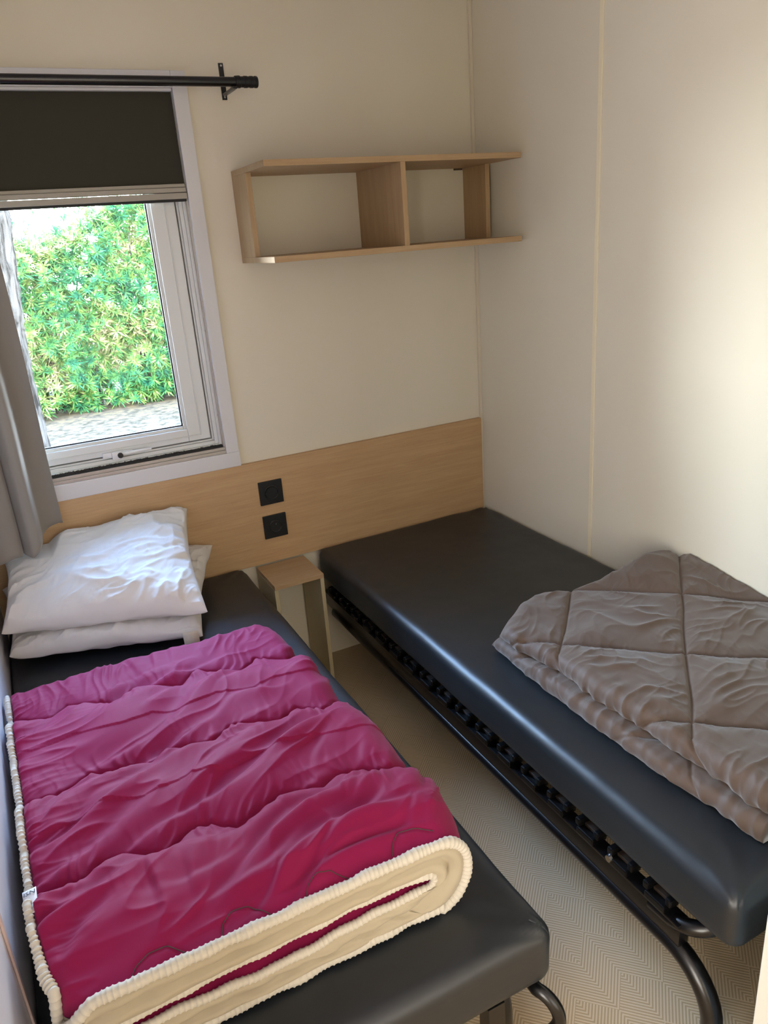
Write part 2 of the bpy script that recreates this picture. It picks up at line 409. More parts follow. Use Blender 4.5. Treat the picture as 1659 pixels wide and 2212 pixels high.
# ------------------------------------------------------------------ curtain
def curtain():
    nu, nz = 160, 90
    # plan profile from left wall to the free edge (x, y)
    key = [(-1.826, -.155), (-1.800, -.185), (-1.765, -.192), (-1.735, -.170), (-1.728, -.135), (-1.722, -.150), (-1.702, -.178), (-1.678, -.172), (-1.668, -.135), (-1.664, -.085), (-1.645, -.060), (-1.622, -.055), (-1.600, -.060)]
    key = np.array(key); t = np.linspace(0, len(key)-1, nu); i = np.clip(t.astype(int), 0, len(key)-2); f = t-i
    def cr(c):
        p0 = key[np.clip(i-1, 0, len(key)-1), c]; p1 = key[i, c]; p2 = key[i+1, c]; p3 = key[np.clip(i+2, 0, len(key)-1), c]
        return .5*((2*p1)+(-p0+p2)*f+(2*p0-5*p1+4*p2-p3)*f*f+(-p0+3*p1-3*p2+p3)*f**3)
    X = cr(0); Y = cr(1); V = []
    zt, zb = RZ-.014, .735
    for a in range(nz):
        s = a/(nz-1)            # 0 top
        zlow = zb + .050*np.clip((X+1.70)/.09, 0, 1) + .006*np.sin(X*60)
        z = zt + (zlow-zt)*s
        ws = .35+.65*s          # pleats open out toward the hem
        y = RY - .004 + (Y+.115)*ws*1.0 - .012*(1-s)
        x = X + (-1.626-X)*(1-s)*.0 - .008*(1-s) + .004*noise(X*9, z*2.2, 4)
        y = y + .006*noise(X*12, z*2.6, 8) + .0
        yy = np.minimum(y, -.022)
        # narrower at top as the pleats gather
        V += [(max(x[k], LX+.006), yy[k], z[k]) for k in range(nu)]
    o = mesh('curtain', V, grid_faces(nz, nu), CURT)
    sol = o.modifiers.new('thickness', 'SOLIDIFY'); sol.thickness = .0016; sol.offset = 0
    root = o; tag(root, 'taupe-grey curtain hanging in soft folds at the left edge of the window', 'curtain')
    # eyelets
    for x in (-1.80, -1.76, -1.70, -1.65, -1.615):
        pts = [(x, RY+.0165*math.cos(k*math.pi/12), RZ+.0165*math.sin(k*math.pi/12)) for k in range(24)]
        MB().tube(pts, .0016, 8, closed=True).build('curtain_ring', BLACKM, root, smooth=True)
curtain()

# ------------------------------------------------------------------ wall shelf
DARKW = Mat('shelf_bracket', '#5a4a38', .5).m
shelf = thing('wall_shelf', 'light oak open wall shelf with two compartments mounted high beside the corner', 'shelf', (-.466, 0, 1.497))
SL, SR, ST, SB, SD, SD2, th = -.9013, -.031, 1.7686, 1.497, -.3177, -.1422, .017
B('top_board', (SL, SD, ST-th), (SR, -.001, ST), OAKX, shelf, .0008)
B('bottom_board', (SL, SD, SB), (SR, -.001, SB+th), OAKX, shelf, .0008)
B('side_panel', (SL, SD2, SB+th), (SL+th, -.001, ST-th), OAKZ, shelf, .0008)
B('divider', (-.4727, SD+.001, SB+th), (-.4727+th, -.001, ST-th), OAKZ, shelf, .0008)
B('side_panel', (-.0515, SD2, SB+th), (-.0345, -.001, ST-th), OAKZ, shelf, .0008)
for x in (SL+th+.002, -.090): B('hanger', (x, -.005, ST-th-.006), (x+.035, -.001, ST-th), DARKW, shelf, .0008)

# ------------------------------------------------------------------ headboard panel, sockets
hb = MB().box((LX+.002, -.018, .457), (-.0135, -.0005, .8386), .0012).build('headboard_panel', HEADB)
tag(hb, 'long oak-veneer headboard panel fixed to the back wall behind both beds', 'headboard')
def plate(z, kind, label):
    root = thing('light_switch' if kind == 's' else 'power_socket', label, 'switch' if kind == 's' else 'socket', (-.913, -.018, z))
    x0, x1 = -.9564, -.8699
    B('cover_plate', (x0, -.026, z-.0865), (x1, -.0181, z), BLACKP, root, .002)
    cx_, cz_ = (x0+x1)/2, z-.0865/2
    def ringpts(r, y, n=32): return [(cx_+r*math.cos(k*2*math.pi/n), y, cz_+r*math.sin(k*2*math.pi/n)) for k in range(n)]
    if kind == 's':
        MB().tube([(cx_, -.0262, cz_), (cx_, -.030, cz_)], .0225, 8).build('rocker', BLACKP, root)
        MB().tube(ringpts(.0245, -.0265), .0012, 8, closed=True).build('ring', BLACKM, root, smooth=True)
    else:
        MB().tube(ringpts(.0215, -.0265), .0022, 10, closed=True).build('socket_rim', BLACKM, root, smooth=True)
        MB().tube([(cx_, -.0255, cz_), (cx_, -.0263, cz_)], .0205, 32).build('socket_well', RUB, root)
        MB().tube([(cx_, -.0263, cz_+.010), (cx_, -.034, cz_+.010)], .0024, 10).build('earth_pin', STEEL, root, smooth=True)
        for s in (-1, 1): MB().tube([(cx_+s*.0095, -.0263, cz_), (cx_+s*.0095, -.0268, cz_)], .0026, 12).build('pin_hole', BLACKM, root)
plate(.7655, 's', 'square black light switch with round centre, the upper of two on the headboard')
plate(.6376, 'p', 'square black wall socket with round well, below the light switch')

# ------------------------------------------------------------------ nightstand
ns = thing('nightstand', 'narrow oak nightstand with open front between the two beds', 'nightstand', (-.911, -.12, 0))
B('table_top', (-1.002, -.216, .436), (-.820, -.020, .452), OAKX, ns, .001)
B('side_panel', (-1.002, -.210, 0), (-.988, -.020, .436), PALE, ns, .001)
B('side_panel', (-.834, -.214, 0), (-.820, -.020, .436), PALE, ns, .001)

HOLDER = Mat('holder_plastic', '#070708', .4, spec=.35).m
DARKSLAT = Mat('dark_slat', '#2a2018', .5).m
# ------------------------------------------------------------------ beds
def bed(x0, x1, yend, label, dleg, group):
    """tubular steel bed: x0..x1 wide, feet at yend"""
    root = thing('bed_frame', label, 'bed', ((x0+x1)/2, yend/2, 0), group)
    cxm = (x0+x1)/2; ye = yend+.06; yl = yend+.003+dleg
    for sx_ in (x0+.020, x1-.020):
        # long side rail bending down into the foot leg, and the head leg
        inward = 1 if sx_ < cxm else -1
        hx = sx_+.22*inward
        P = [(hx, -.09, .004), (hx, -.09, .19), (hx-.02*inward, -.088, .225), (hx-.05*inward, -.086, .237), (sx_+.05*inward, -.085, .237), (sx_+.015*inward, -.092, .237), (sx_, -.12, .237)]
        for k in range(1, 12): P.append((sx_, -.12+(yl+.12+.12)*k/12, .237))
        for k in range(0, 9):
            a = k/8*math.pi/2; P.append((sx_, yl+.11-.11*math.sin(a), .237-.11*(1-math.cos(a))))
        P += [(sx_, yl, .06), (sx_, yl, .016)]
        MB().tube(P, .0200, 20).build('side_rail', BLACKM, root, smooth=True)
        for fx, y in ((hx, -.09), (sx_, yl)): MB().tube([(fx, y, 0.0), (fx, y, .022)], .0225, 20).build('foot_cap', RUB, root, smooth=True)
        # slat channel above the rail
        c = MB(); c.box((sx_-.013, ye+.02, .250), (sx_+.013, -.05, .300), .003); c.box((sx_-.018, ye+.02, .300), (sx_+.016, -.05, .306), .0015)
        c.build('slat_channel', BLACKM, root, smooth=True)
        n = 0; y = -.135+.0
        while y > ye+.07:
            h = MB(); h.box((sx_-.021, y-.025, .306), (sx_+.030*inward if False else sx_+.021, y+.025, .322), .003)
            h.box((sx_-.014, y-.034, .3225), (sx_+.026, y-.020+.0, .340), .004) if inward > 0 else h.box((sx_-.026, y-.034, .3225), (sx_+.014, y-.020, .340), .004)
            h.box((sx_-.018, y+.018, .3225), (sx_+.018, y+.033, .340), .004)
            h.build('slat_holder', HOLDER, root); y -= .0985
        for yy in (ye+.20,):
            MB().tube([(sx_-.0175*inward, yy, .318), (sx_-.0245*inward, yy, .318)], [.0085, .0075], 16).build('cap_screw', STEEL, root, smooth=True)
    # slats
    y = -.135
    while y > ye+.07:
        MB().box((x0+.015, y-.018, .3235), (x1-.015, y+.016, .331), .001).build('slat', DARKSLAT, root); y -= .0985
    # end loop of the frame under the foot of the mattress
    xa, xb = x0+.020, x1-.020; r = .06; yq = yl+.035
    P = [(xa, ye+.10, .285), (xa, ye+.05, .287)]
    for k in range(9):
        a = k/8*math.pi/2; P.append((xa+r*(1-math.cos(a)), yq+r-r*math.sin(a), .292+.026*k/8))
    for k in range(9):
        a = k/8*math.pi/2; P.append((xb-r+r*math.sin(a), yq+r*(1-math.cos(a)), .318-.026*k/8))
    P += [(xb, ye+.05, .287), (xb, ye+.10, .285)]
    MB().tube(P, .0155, 18).build('end_rail', BLACKM, root, smooth=True)
    if dleg:   # folding handle hoop and square support leg at the foot
        MB().tube([(-1.075, -1.70, .318)] + [(-1.080+.020*math.cos(a)-(.012 if a < 0 else 0)*(-a), -1.752-.036*math.cos(a), .284+.046*math.sin(a)) for a in [math.pi/2-k*math.pi/16 for k in range(17)]] + [(-1.12, -1.745, .236), (-1.16, -1.735, .235)], .0118, 18).build('handle_hoop', BLACKM, root, smooth=True)
        B('support_leg', (-1.178, -1.752, 0), (-1.145, -1.722, .343), BLACKM, root)
    return root
bed(-.770, -.012, -1.850, 'black steel bed frame with slat holders along the right wall', 0, 'low black steel single beds')
bed(-1.812, -1.052, -1.757, 'black steel bed frame mostly hidden beneath the left mattress', .12, 'low black steel single beds')

def mattress(x0, x1, y0, y1, z0, z1, seed, label):
    V, F, N = rbox_grid((x0, y0, z0), (x1, y1, z1), .032, 60, 150, 5)
    x, y, z = V.T
    top = np.clip((z-z0)/(z1-z0), 0, 1)
    w = .0016*fbm(x*5, y*5, seed)*top
    # soft, slightly sagging edges and crowned top
    crown = .0025*(1-((x-(x0+x1)/2)/((x1-x0)/2))**4)*top
    wav = .0035*noise(y*3.1, x*0+seed, seed+3)
    side = np.abs(N[:, 0])*wav + np.abs(N[:, 1])*.003*noise(x*4, z*5, seed+6)
    # tension creases running to the corners
    def crease(cx, cy, k):
        d = np.hypot(x-cx, y-cy); a = np.arctan2(y-cy, x-cx)
        return .0035*np.exp(-(d/.16)**2)*np.cos(a*k+1.2*np.sin(d*20))
    cr = crease(x0, y0, 14)+crease(x1, y0, 14)+crease(x1, y1, 12)
    V = V + N*(w+side)[:, None]; V[:, 2] += crown + cr*top*.6
    # fine gathers across the cover
    V[:, 2] += top*.0012*folds(x, y, 1.35, .22, .018, seed+11, 2)*np.clip(1-np.abs(y+.45)/.35, 0, 1)
    V[:, 2] = np.maximum(V[:, 2], z0)
    o = mesh('mattress', V, F, VINYL); tag(o, label, 'mattress')
    return o
mR = mattress(-.768, -.004, -1.888, -.020, .3450, .469, 2, 'charcoal vinyl mattress on the bed along the right wall')
mL = mattress(-1.832, -1.048, -1.765, -.020, .3450, .467, 5, 'charcoal vinyl mattress under the burgundy quilt and white pillows')
# welded corner seams
def seam(m, pts, r=.0016):
    MB().tube(pts, r, 8).build('corner_seam', VINYL, m, smooth=True)
for m, x, y, s in ((mR, -.768, -1.888, 1), (mL, -1.048, -1.765, -1), (mR, -.768, -.02, 1)):
    sy = 1 if y < -1 else -1
    seam(m, [(x+s*.0108, y+sy*.0108, .378+k*.010) for k in range(8)] + [(x+s*.016, y+sy*.016, .459), (x+s*.033, y+sy*.033, .4695)])

# ------------------------------------------------------------------ pillows
def pillow(corners, T, seed, label, floor_z=None, flat=.0, tag_at=None, nn=150, lift=None):
    FL, FR, BR, BL = [np.array(c, float) for c in corners]
    u = np.linspace(-1, 1, nn); U, Vv = np.meshgrid(u, u, indexing='ij')
    # denser at the rims
    U = np.sin(U*math.pi/2); Vv = np.sin(Vv*math.pi/2)
    a = (U+1)/2; b = (Vv+1)/2
    # sides drawn inward between the pointed corners
    pin = .065
    ua = U*(1-pin*(1-Vv**2)*np.abs(U)**2); va = Vv*(1-pin*(1-U**2)*np.abs(Vv)**2)
    a = (ua+1)/2; b = (va+1)/2
    P = (FL[None, None]*((1-a)*(1-b))[..., None] + FR[None, None]*(a*(1-b))[..., None] + BR[None, None]*(a*b)[..., None] + BL[None, None]*((1-a)*b)[..., None])
    X, Y = P[..., 0], P[..., 1]
    prof = ((1-np.abs(U)**2.6)*(1-np.abs(Vv)**2.6)); prof = np.clip(prof, 0, 1)**.36
    edge = np.minimum(1-np.abs(U), 1-np.abs(Vv))
    er = 1-np.abs(U); ef = 1-np.abs(Vv)
    w = .0120*folds(X, Y, .35, .22, .09, seed, 2.0)+.012*noise(X*6, Y*6, seed+2) + .0055*folds(X, Y, .15, .12, .040, seed+20, 2.0) + .0034*folds(X, Y, .6, .06, .022, seed+21, 2.0)
    gat = .014*np.exp(-er/.22)*np.clip(er/.04,0,1)*noise(Y*30, X*5, seed+4)*(U > 0) + .010*np.exp(-ef/.20)*noise(X*22, Y*4, seed+5)*(Vv < 0)
    seamw = np.clip(edge/.05, 0, 1)
    top = P.copy(); bot = P.copy()
    top[..., 2] += T*prof + (w+gat)*seamw
    bot[..., 2] -= T*prof*.7 + (gat*.6)*seamw
    # the rim itself flutters a little
    fl = .010*noise(X*13, Y*13, seed+7)*(1-seamw)
    top[..., 2] += fl; bot[..., 2] += fl
    if lift is not None: bot[..., 2] = np.maximum(bot[..., 2], np.minimum(lift(X, Y), top[..., 2]-.002))
    if floor_z is not None:
        bot[..., 2] = np.maximum(bot[..., 2], floor_z); top[..., 2] = np.maximum(top[..., 2], bot[..., 2]+.0015)
    lim = .720+.9*np.clip(X+1.655, 0, 1)+.9*np.clip(-Y-.200, 0, 1)
    top[..., 2] = np.minimum(top[..., 2], lim); bot[..., 2] = np.minimum(bot[..., 2], top[..., 2]-.001)
    for g in (top, bot):
        g[..., 0] = np.maximum(g[..., 0], LX+.004); g[..., 1] = np.minimum(g[..., 1], -.022)
    n = nn*nn
    V = np.concatenate([top.reshape(-1, 3), bot.reshape(-1, 3)])
    F = grid_faces(nn, nn); F = F + [tuple(i+n for i in f[::-1]) for f in F]
    idx = lambda i, j: i*nn+j
    for i in range(nn-1):
        for (p, q) in ((idx(i, 0), idx(i+1, 0)), (idx(i+1, nn-1), idx(i, nn-1)), (idx(0, i+1), idx(0, i)), (idx(nn-1, i), idx(nn-1, i+1))):
            F.append((q, p, p+n, q+n))
    o = mesh('pillow', V, F, LINEN)
    bm_ = bmesh.new(); bm_.from_mesh(o.data); bmesh.ops.recalc_face_normals(bm_, faces=bm_.faces); bm_.to_mesh(o.data); bm_.free()
    tag(o, label, 'pillow')
    return o, top, bot
lowc = [(-1.822, -.335, .512), (-1.318, -.520, .507), (-1.150, -.030, .575), (-1.815, -.030, .590)]
pl, ptop, pbot = pillow(lowc, .052, 11, 'white pillow at the bottom of the pair, a pale tag at its front corner', floor_z=.4705)
upc = [(-1.826, -.330, .592), (-1.292, -.512, .578), (-1.215, -.035, .735), (-1.790, -.028, .690)]
def lowtop(X, Y):
    # coarse look-up of the lower pillow's upper surface
    tx = ptop[::6, ::6, 0].ravel(); ty = ptop[::6, ::6, 1].ravel(); tz = ptop[::6, ::6, 2].ravel()
    out = np.empty(X.shape)
    for i in range(X.shape[0]):
        d = (X[i][:, None]-tx)**2+(Y[i][:, None]-ty)**2
        k = np.argsort(d, axis=1)[:, :4]; out[i] = tz[k].max(axis=1)+.006
        out[i][d.min(axis=1) > .004] = -1
    return out
pu, utop, _ = pillow(upc, .070, 23, 'plump white pillow lying on top of the other, under the window', lift=lowtop)
# care label on the lower pillow
V = []; 
for i in range(6):
    for j in range(2):
        t = i/5; V.append((-1.372+j*.042, -.5095-.008*math.sin(t*2.4)-j*.012, .530-.042*t))
tg = mesh('care_label', V, [(i*2, i*2+1, i*2+3, i*2+2) for i in range(5)], Mat('pale_label', '#d9d2bd', .7).m); tg.parent = pl
tg.modifiers.new('t', 'SOLIDIFY').thickness = .0008

# ------------------------------------------------------------------ burgundy folded quilt
def burgundy():
    seams = [
        [(-1.85, -.790), (-1.809, -.797), (-1.739, -.838), (-1.698, -.802), (-1.597, -.867), (-1.546, -.826), (-1.45, -.878), (-1.406, -.832), (-1.314, -.888), (-1.256, -.846), (-1.184, -.894), (-1.12, -.87), (-1.05, -.91)],
        [(-1.85, -1.12), (-1.804, -1.137), (-1.745, -1.142), (-1.687, -1.107), (-1.568, -1.144), (-1.534, -1.115), (-1.44, -1.148), (-1.397, -1.114), (-1.301, -1.155), (-1.25, -1.126), (-1.202, -1.165), (-1.13, -1.13), (-1.05, -1.17)],
        [(-1.85, -1.395), (-1.786, -1.403), (-1.726, -1.417), (-1.694, -1.385), (-1.655, -1.382), (-1.593, -1.417), (-1.542, -1.382), (-1.511, -1.387), (-1.467, -1.417), (-1.422, -1.40), (-1.379, -1.386), (-1.306, -1.416), (-1.273, -1.397), (-1.217, -1.406), (-1.19, -1.43), (-1.05, -1.42)]]
    arcs = [[(-1.687, -1.640), (-1.675, -1.622), (-1.655, -1.612), (-1.629, -1.613), (-1.60, -1.64)], [(-1.557, -1.64), (-1.548, -1.615), (-1.53, -1.603), (-1.505, -1.606), (-1.475, -1.64)],
            [(-1.43, -1.647), (-1.415, -1.622), (-1.399, -1.612), (-1.374, -1.614), (-1.34, -1.645)], [(-1.273, -1.63), (-1.260, -1.610), (-1.246, -1.600), (-1.215, -1.604), (-1.19, -1.62)]]
    z0 = .4790
    yf, yn = -.652, -1.640
    nj = 420; nt = 300; nr = 26; nb = 12
    js = np.linspace(0, 1, nj)
    Yl = yf + (yn-yf)*js
    xl = np.interp(-Yl, [.65, 1.0, 1.3, 1.5, 1.58, 1.62, 1.64], [-1.824, -1.815, -1.806, -1.800, -1.790, -1.776, -1.755])
    xr = np.interp(-Yl, [.65, .76, .93, 1.1, 1.33, 1.50, 1.58, 1.64], [-1.226, -1.205, -1.198, -1.192, -1.176, -1.176, -1.186, -1.200])
    zt = np.interp(-Yl, [.65, .80, 1.1, 1.4, 1.64], [.563, .575, .588, .602, .610])
    def H(X, Y):
        d = np.full(X.shape, 1e9); sg = np.zeros(X.shape)
        for s in seams:
            dd, g = pl_dist(X, Y, s); m = dd < d; d = np.where(m, dd, d); sg = np.where(m, g, sg)
        da = np.full(X.shape, 1e9)
        for s in arcs: da = np.minimum(da, pl_dist(X, Y, s)[0])
        near = (sg < 0)
        # the padding on the photographer's side of each seam swells up steeply, the far side tapers gently
        puff = np.where(near, 1-np.exp(-d/.022), 1-np.exp(-d/.055))
        h = .021*puff - .004*np.exp(-(d/.005)**2) - .004*np.exp(-(da/.004)**2)
        wx = .04*noise(X*3.2, Y*3.2, 61); wy = .04*noise(X*3.2, Y*3.2, 62)
        far = np.clip((Y+.80)/.06, 0, 1)                    # rolled far end gathers the other way
        main = 1-far
        def soft(x, y, ang, lx, ly, s_, k=1.0):
            """long rounded folds: steep on one flank, gentle on the other"""
            c, n_ = math.cos(ang), math.sin(ang); a_ = x*c+y*n_; b_ = -x*n_+y*c
            ph = (b_+.9*ly*noise(a_/lx, b_/lx, s_+5))/ly + .5*noise(a_/lx*.7, b_/ly*.5, s_+6)
            t = ph-np.floor(ph); prof = np.where(t < .72, .5-.5*np.cos(math.pi*t/.72), .5+.5*np.cos(math.pi*(t-.72)/.28))
            amp = np.clip(.45+1.3*noise(a_/lx*.9, b_/ly*.45, s_+9), 0, 1)
            return prof*amp*k
        h += main*.016*soft(X+wx, Y+wy, .38, .30, .085, 12)*(.35+.65*puff)
        h += main*.011*soft(X+wy, Y+wx, .75, .22, .070, 33)*puff*np.clip(.5+2*noise(X*4, Y*4, 77), 0, 1)
        h += main*.006*folds(X+wx, Y+wy, .50, .20, .060, 17, 2.4)*puff
        h += .0050*soft(X+wy*.5, Y, 1.40, .08, .024, 43)*np.exp(-d/.030)*np.clip(d/.010, 0, 1)*1.5
        h += far*.0050*folds(X, Y, 1.35, .14, .034, 51, 1.6) + far*.006*soft(X, Y, 1.2, .2, .06, 53)
        h += main*.010*noise(X*5, Y*5, 71)
        el = X-(-1.81)
        h += .0050*folds(X, Y, .22, .12, .022, 81, 1.6)*np.exp(-np.maximum(el, 0)/.06)
        nr_ = np.clip((Y+1.64)/.10, 0, 1)
        h += .013*soft(X+wx, Y, 1.10, .20, .080, 91)*np.clip((-1.43-Y)/.06, 0, 1)*nr_*main
        return h*np.clip(nr_*1.3+.10, 0, 1)
    rows = []
    for j in range(nj):
        y = Yl[j]; zz = zt[j]; R = (zz-z0)/2; zm = (zz+z0)/2
        tx = np.linspace(xl[j], xr[j], nt)
        # top profile, rounding down at the left edge
        lt = np.clip((tx-xl[j])/.024, 0, 1); drop = (1-np.sqrt(np.clip(1-(1-lt)**2, 0, 1)))*.024
        zx = zz-drop
        ang = np.linspace(math.pi/2, -math.pi/2, nr+2)[1:-1]
        rx = xr[j]+R*.86*np.cos(ang)*(1+.08*np.sin(ang)); rz = zm+R*np.sin(ang)
        bx = np.linspace(xr[j], xl[j]+.015, nb)
        X = np.concatenate([tx, rx, bx]); Z = np.concatenate([zx, rz, np.full(nb, z0)])
        wt = np.concatenate([np.clip(lt*3, 0, 1), np.cos((math.pi/2-ang)/2)**2, np.zeros(nb)])
        nxn = np.concatenate([np.zeros(nt), np.cos(ang), np.zeros(nb)]); nzn = np.concatenate([np.ones(nt), np.sin(ang), -np.ones(nb)])
        rows.append((X, np.full(len(X), y), Z, wt, nxn, nzn))
    X = np.array([r[0] for r in rows]); Y = np.array([r[1] for r in rows]); Z = np.array([r[2] for r in rows])
    Wt = np.array([r[3] for r in rows]); NX = np.array([r[4] for r in rows]); NZ = np.array([r[5] for r in rows])
    arc = np.concatenate([np.zeros(nt), np.arange(nr)*.006, np.full(nb, .16)])[None, :]
    h = H(X+arc, Y)*Wt
    X = X+NX*h; Z = Z+NZ*h
    # skew the far edge and round it over
    Yw = Y + .0
    s = np.clip((yf-Y)/.055, 0, 1); q = np.sqrt(np.clip(1-(1-s)**2, 0, 1)); zm = (zt[:, None]+z0)/2
    Z = zm*.96+.02+(Z-(zm*.96+.02))*np.maximum(q, .02)
    Yw = Yw - .020*noise(X*4.2, X*0+.3, 5)*np.clip((Y+.80)/.15, 0, 1) + .012*(s < 1)*(1-s)*0
    Z = np.maximum(Z, z0-.001)
    nc = X.shape[1]
    V = np.stack([X, Yw, Z], -1).reshape(-1, 3)
    root = mesh('quilt', V, grid_faces(nj, nc), BURG)
    tag(root, 'burgundy quilt with cream piping folded flat on the left bed', 'quilt')
    # far end cap is a closed thin slit; left flank in cream
    # near rim curve, outer: from left along the top edge, round the fold, back along the bottom
    rimX, rimZ, rimY = X[-1], Z[-1], Yw[-1]
    k0 = 0
    rim = np.stack([rimX, rimY, rimZ], -1)
    rim[:, 0] = np.maximum(rim[:, 0], -1.80)
    def resample(P, n):
        d = np.concatenate([[0], np.cumsum(np.linalg.norm(np.diff(P, axis=0), axis=1))]); t = np.linspace(0, d[-1], n)
        return np.stack([np.interp(t, d, P[:, c]) for c in range(3)], -1), t
    def ruched(P, r, n, name, seed, amp=.17):
        P, t = resample(np.array(P), n)
        rad = r*(1+amp*np.maximum(0, np.sin(t*2*math.pi/.0085+3*noise(t*30, t*0, seed)))*(1+.9*(P[:, 1] > -1.6))+.20*noise(t*26, t*0+3, seed+1))
        rad = rad*np.interp(P[:, 1], [-1.645, -1.52], [1.0, .66])*np.interp(P[:, 1], [-.70, -.668], [1, .5])
        P = P + np.stack([t*0, .0025*noise(t*20, t*0+7, seed), .0030*noise(t*16, t*0+1, seed)], -1)
        return MB().tube([tuple(p) for p in P], list(rad), 12).build(name, PIPE, root, smooth=True)
    sag = lambda x: .0040*np.sin(x*17)+.003*np.sin(x*41)
    # ply levels on the near face (x from left to the fold, then back)
    xs = np.linspace(-1.790, -1.165, 60)
    def loop(zt_, zb_, xe, y_, xl_=-1.79, ybot=0):
        top = [(x, y_+.002*math.sin(x*23), zt_(x)) for x in np.linspace(xl_, xe, 60)]
        zc = (zt_(xe)+zb_(xe))/2; R = (zt_(xe)-zb_(xe))/2
        arc_ = [(xe+R*1.0*math.cos(a), y_+ybot*(k/16), zc+R*math.sin(a)) for k, a in enumerate(np.linspace(math.pi/2, -math.pi/2, 18)[1:-1])]
        bot = [(x, y_+ybot+.002*math.sin(x*19+1), zb_(x)) for x in np.linspace(xe, xl_, 60)]
        return np.array(top+arc_+bot)
    T1 = lambda x: float(np.interp(x, [-1.80, -1.755, -1.6, -1.4, -1.25, -1.17], [.575, .601, .603, .604, .601, .600])) + .003*math.sin(x*17)
    B1 = lambda x: .4825 + .0015*math.sin(x*21)
    keep = [i for i in range(0, nt, 4) if rimX[i] > -1.765] + list(range(nt-1, nt+nr)) + list(range(nt+nr, nt+nr+nb-1))
    L1 = np.array([(rimX[i], yn-.003-.004*min(1, max(0, (.60-rimZ[i])/.1)), rimZ[i]+(.0005 if i < nt else .006*(i >= nt+nr))) for i in keep])
    # top corner at the left: piping runs round the corner and up the left edge
    left = [(max(float(X[j, 0])-.0005, LX+.0105), Yl[j], float(Z[j, 8])-.004) for j in range(6, nj-14, 3)]
    corner = [(-1.786, -1.618, .566), (-1.779, -1.634, .578), (-1.766, -1.645, .592)]
    P1 = np.array(left+corner+[tuple(p) for p in L1[1:]])
    ruched(P1, .0084, 1500, 'piping', 3)
    T2 = lambda x: .563 + .004*math.sin(x*13+1) + .006*(x+1.45)
    B2 = lambda x: .527 + .003*math.sin(x*15+2) + .010*(x+1.45)
    L2 = loop(T2, B2, -1.222, -1.643, -1.785)
    ruched(L2, .0066, 1000, 'piping', 9)
    # cream faces between the two loops, bulging toward the photographer with creases
    def ribbon(A, Bb, name, mat, seed, bulge, n=500, m=14):
        A, t = resample(A, n); Bb, _ = resample(Bb, n); V = []
        for i in range(n):
            for k in range(m):
                s_ = k/(m-1); p = A[i]*(1-s_)+Bb[i]*s_
                b = bulge*math.sin(math.pi*s_)
                V.append([p[0], p[1]-b, p[2]])
        V = np.array(V); tt = np.repeat(t, m); ss = np.tile(np.linspace(0, 1, m), n)
        V[:, 1] -= (np.abs(np.sin(2*math.pi*ss))**.6*.008-.008*np.exp(-((ss-.5)/.09)**2)-.005*np.exp(-((ss-.08)/.06)**2)) + np.sin(math.pi*ss)*(.006*folds(tt, ss*.03, .12, .16, .016, seed, 1.6)+.004*noise(tt*22, ss*2, seed+3)-.002)
        o = mesh(name, V, grid_faces(n, m), mat, None); child(o, root); return o
    ribbon(L1, L2, 'lining', CREAM, 21, .002)
    # burgundy seen in the slit between the inner plies
    Vs = []; n = 120
    for i in range(n):
        x = -1.785+(.575)*i/(n-1); xe_ = min(1, max(0, (x+1.222)/.016)); sq_ = math.sqrt(max(0, 1-xe_*xe_))
        for k in range(7):
            s_ = k/6; z = (T2(x)+B2(x))/2 + (T2(x)-B2(x))*(.5-s_)*max(sq_, .05); Vs.append((x, -1.640+.028*math.sin(math.pi*s_)+.003*float(noise(x*30, s_*2, 8)), z))
    o = mesh('inner_fold', Vs, grid_faces(n, 7), BURG); child(o, root)
    # cream flank on the left side
    Vs = []
    idx = list(range(4, nj, 3))
    for j in idx:
        zt_ = float(Z[j, 0]); 
        for k in range(10):
            s_ = k/9; z = zt_*(1-s_)+z0*s_
            Vs.append((xl[j]-.001+.010*math.sin(math.pi*s_)*.0+.004*float(noise(Yl[j]*18, s_*2.2, 14))+.004*s_, Yl[j], z))
    Vs = [(max(v[0], LX+.004), v[1], v[2]) for v in Vs]
    o = mesh('side_lining', Vs, grid_faces(len(idx), 10), CREAM); child(o, root)
    # loose quilting thread along the near scallops
    def zat(x, y):
        j = int(np.argmin(np.abs(Yl-y))); i = int(np.argmin(np.abs(X[j, :nt]-x))); return float(Z[j, i])
    for a in arcs:
        P, _ = resample(np.array([(x, y, 0) for x, y in a]), 24)
        P[:, 2] = [zat(p[0], max(p[1], yn))+.0012 for p in P]; P[:, 1] = np.maximum(P[:, 1], yn+.002)
        MB().tube([tuple(p) for p in P], .0007, 6).build('quilting_thread', THREAD, root, smooth=True)
    # woven tag sewn to the left edge
    yt = -1.335
    jt = int(np.argmin(np.abs(Yl-yt))); zz = float(Z[jt, 0])
    P0 = Vector((-1.788, -1.420, .642)); ex = Vector((-.95, .05, -.16)).normalized()*.021; ey = Vector((.02, -1, .05)).normalized()*.055
    Vt = []
    for i in range(7):
        for k in range(4): Vt.append(P0 + ey*(i/6) + ex*(k/3) + Vector((0, 0, -.004*math.sin(i/6*math.pi)*(k/3))))
    tg = mesh('woven_tag', Vt, [(i*4+k, (i+1)*4+k, (i+1)*4+k+1, i*4+k+1) for i in range(6) for k in range(3)], Mat('tag_white', '#e4dfe0', .6).m)
    tg.modifiers.new('t', 'SOLIDIFY').thickness = .0005
    child(tg, root); tg['label'] = 'small white woven tag with printed letters'
    cu = bpy.data.curves.new('tag_text', 'FONT'); cu.body = 'ISN'; cu.size = .0125; cu.extrude = .0001; cu.align_x = 'CENTER'; cu.align_y = 'CENTER'
    to = bpy.data.objects.new('tag_text', cu); COL.objects.link(to)
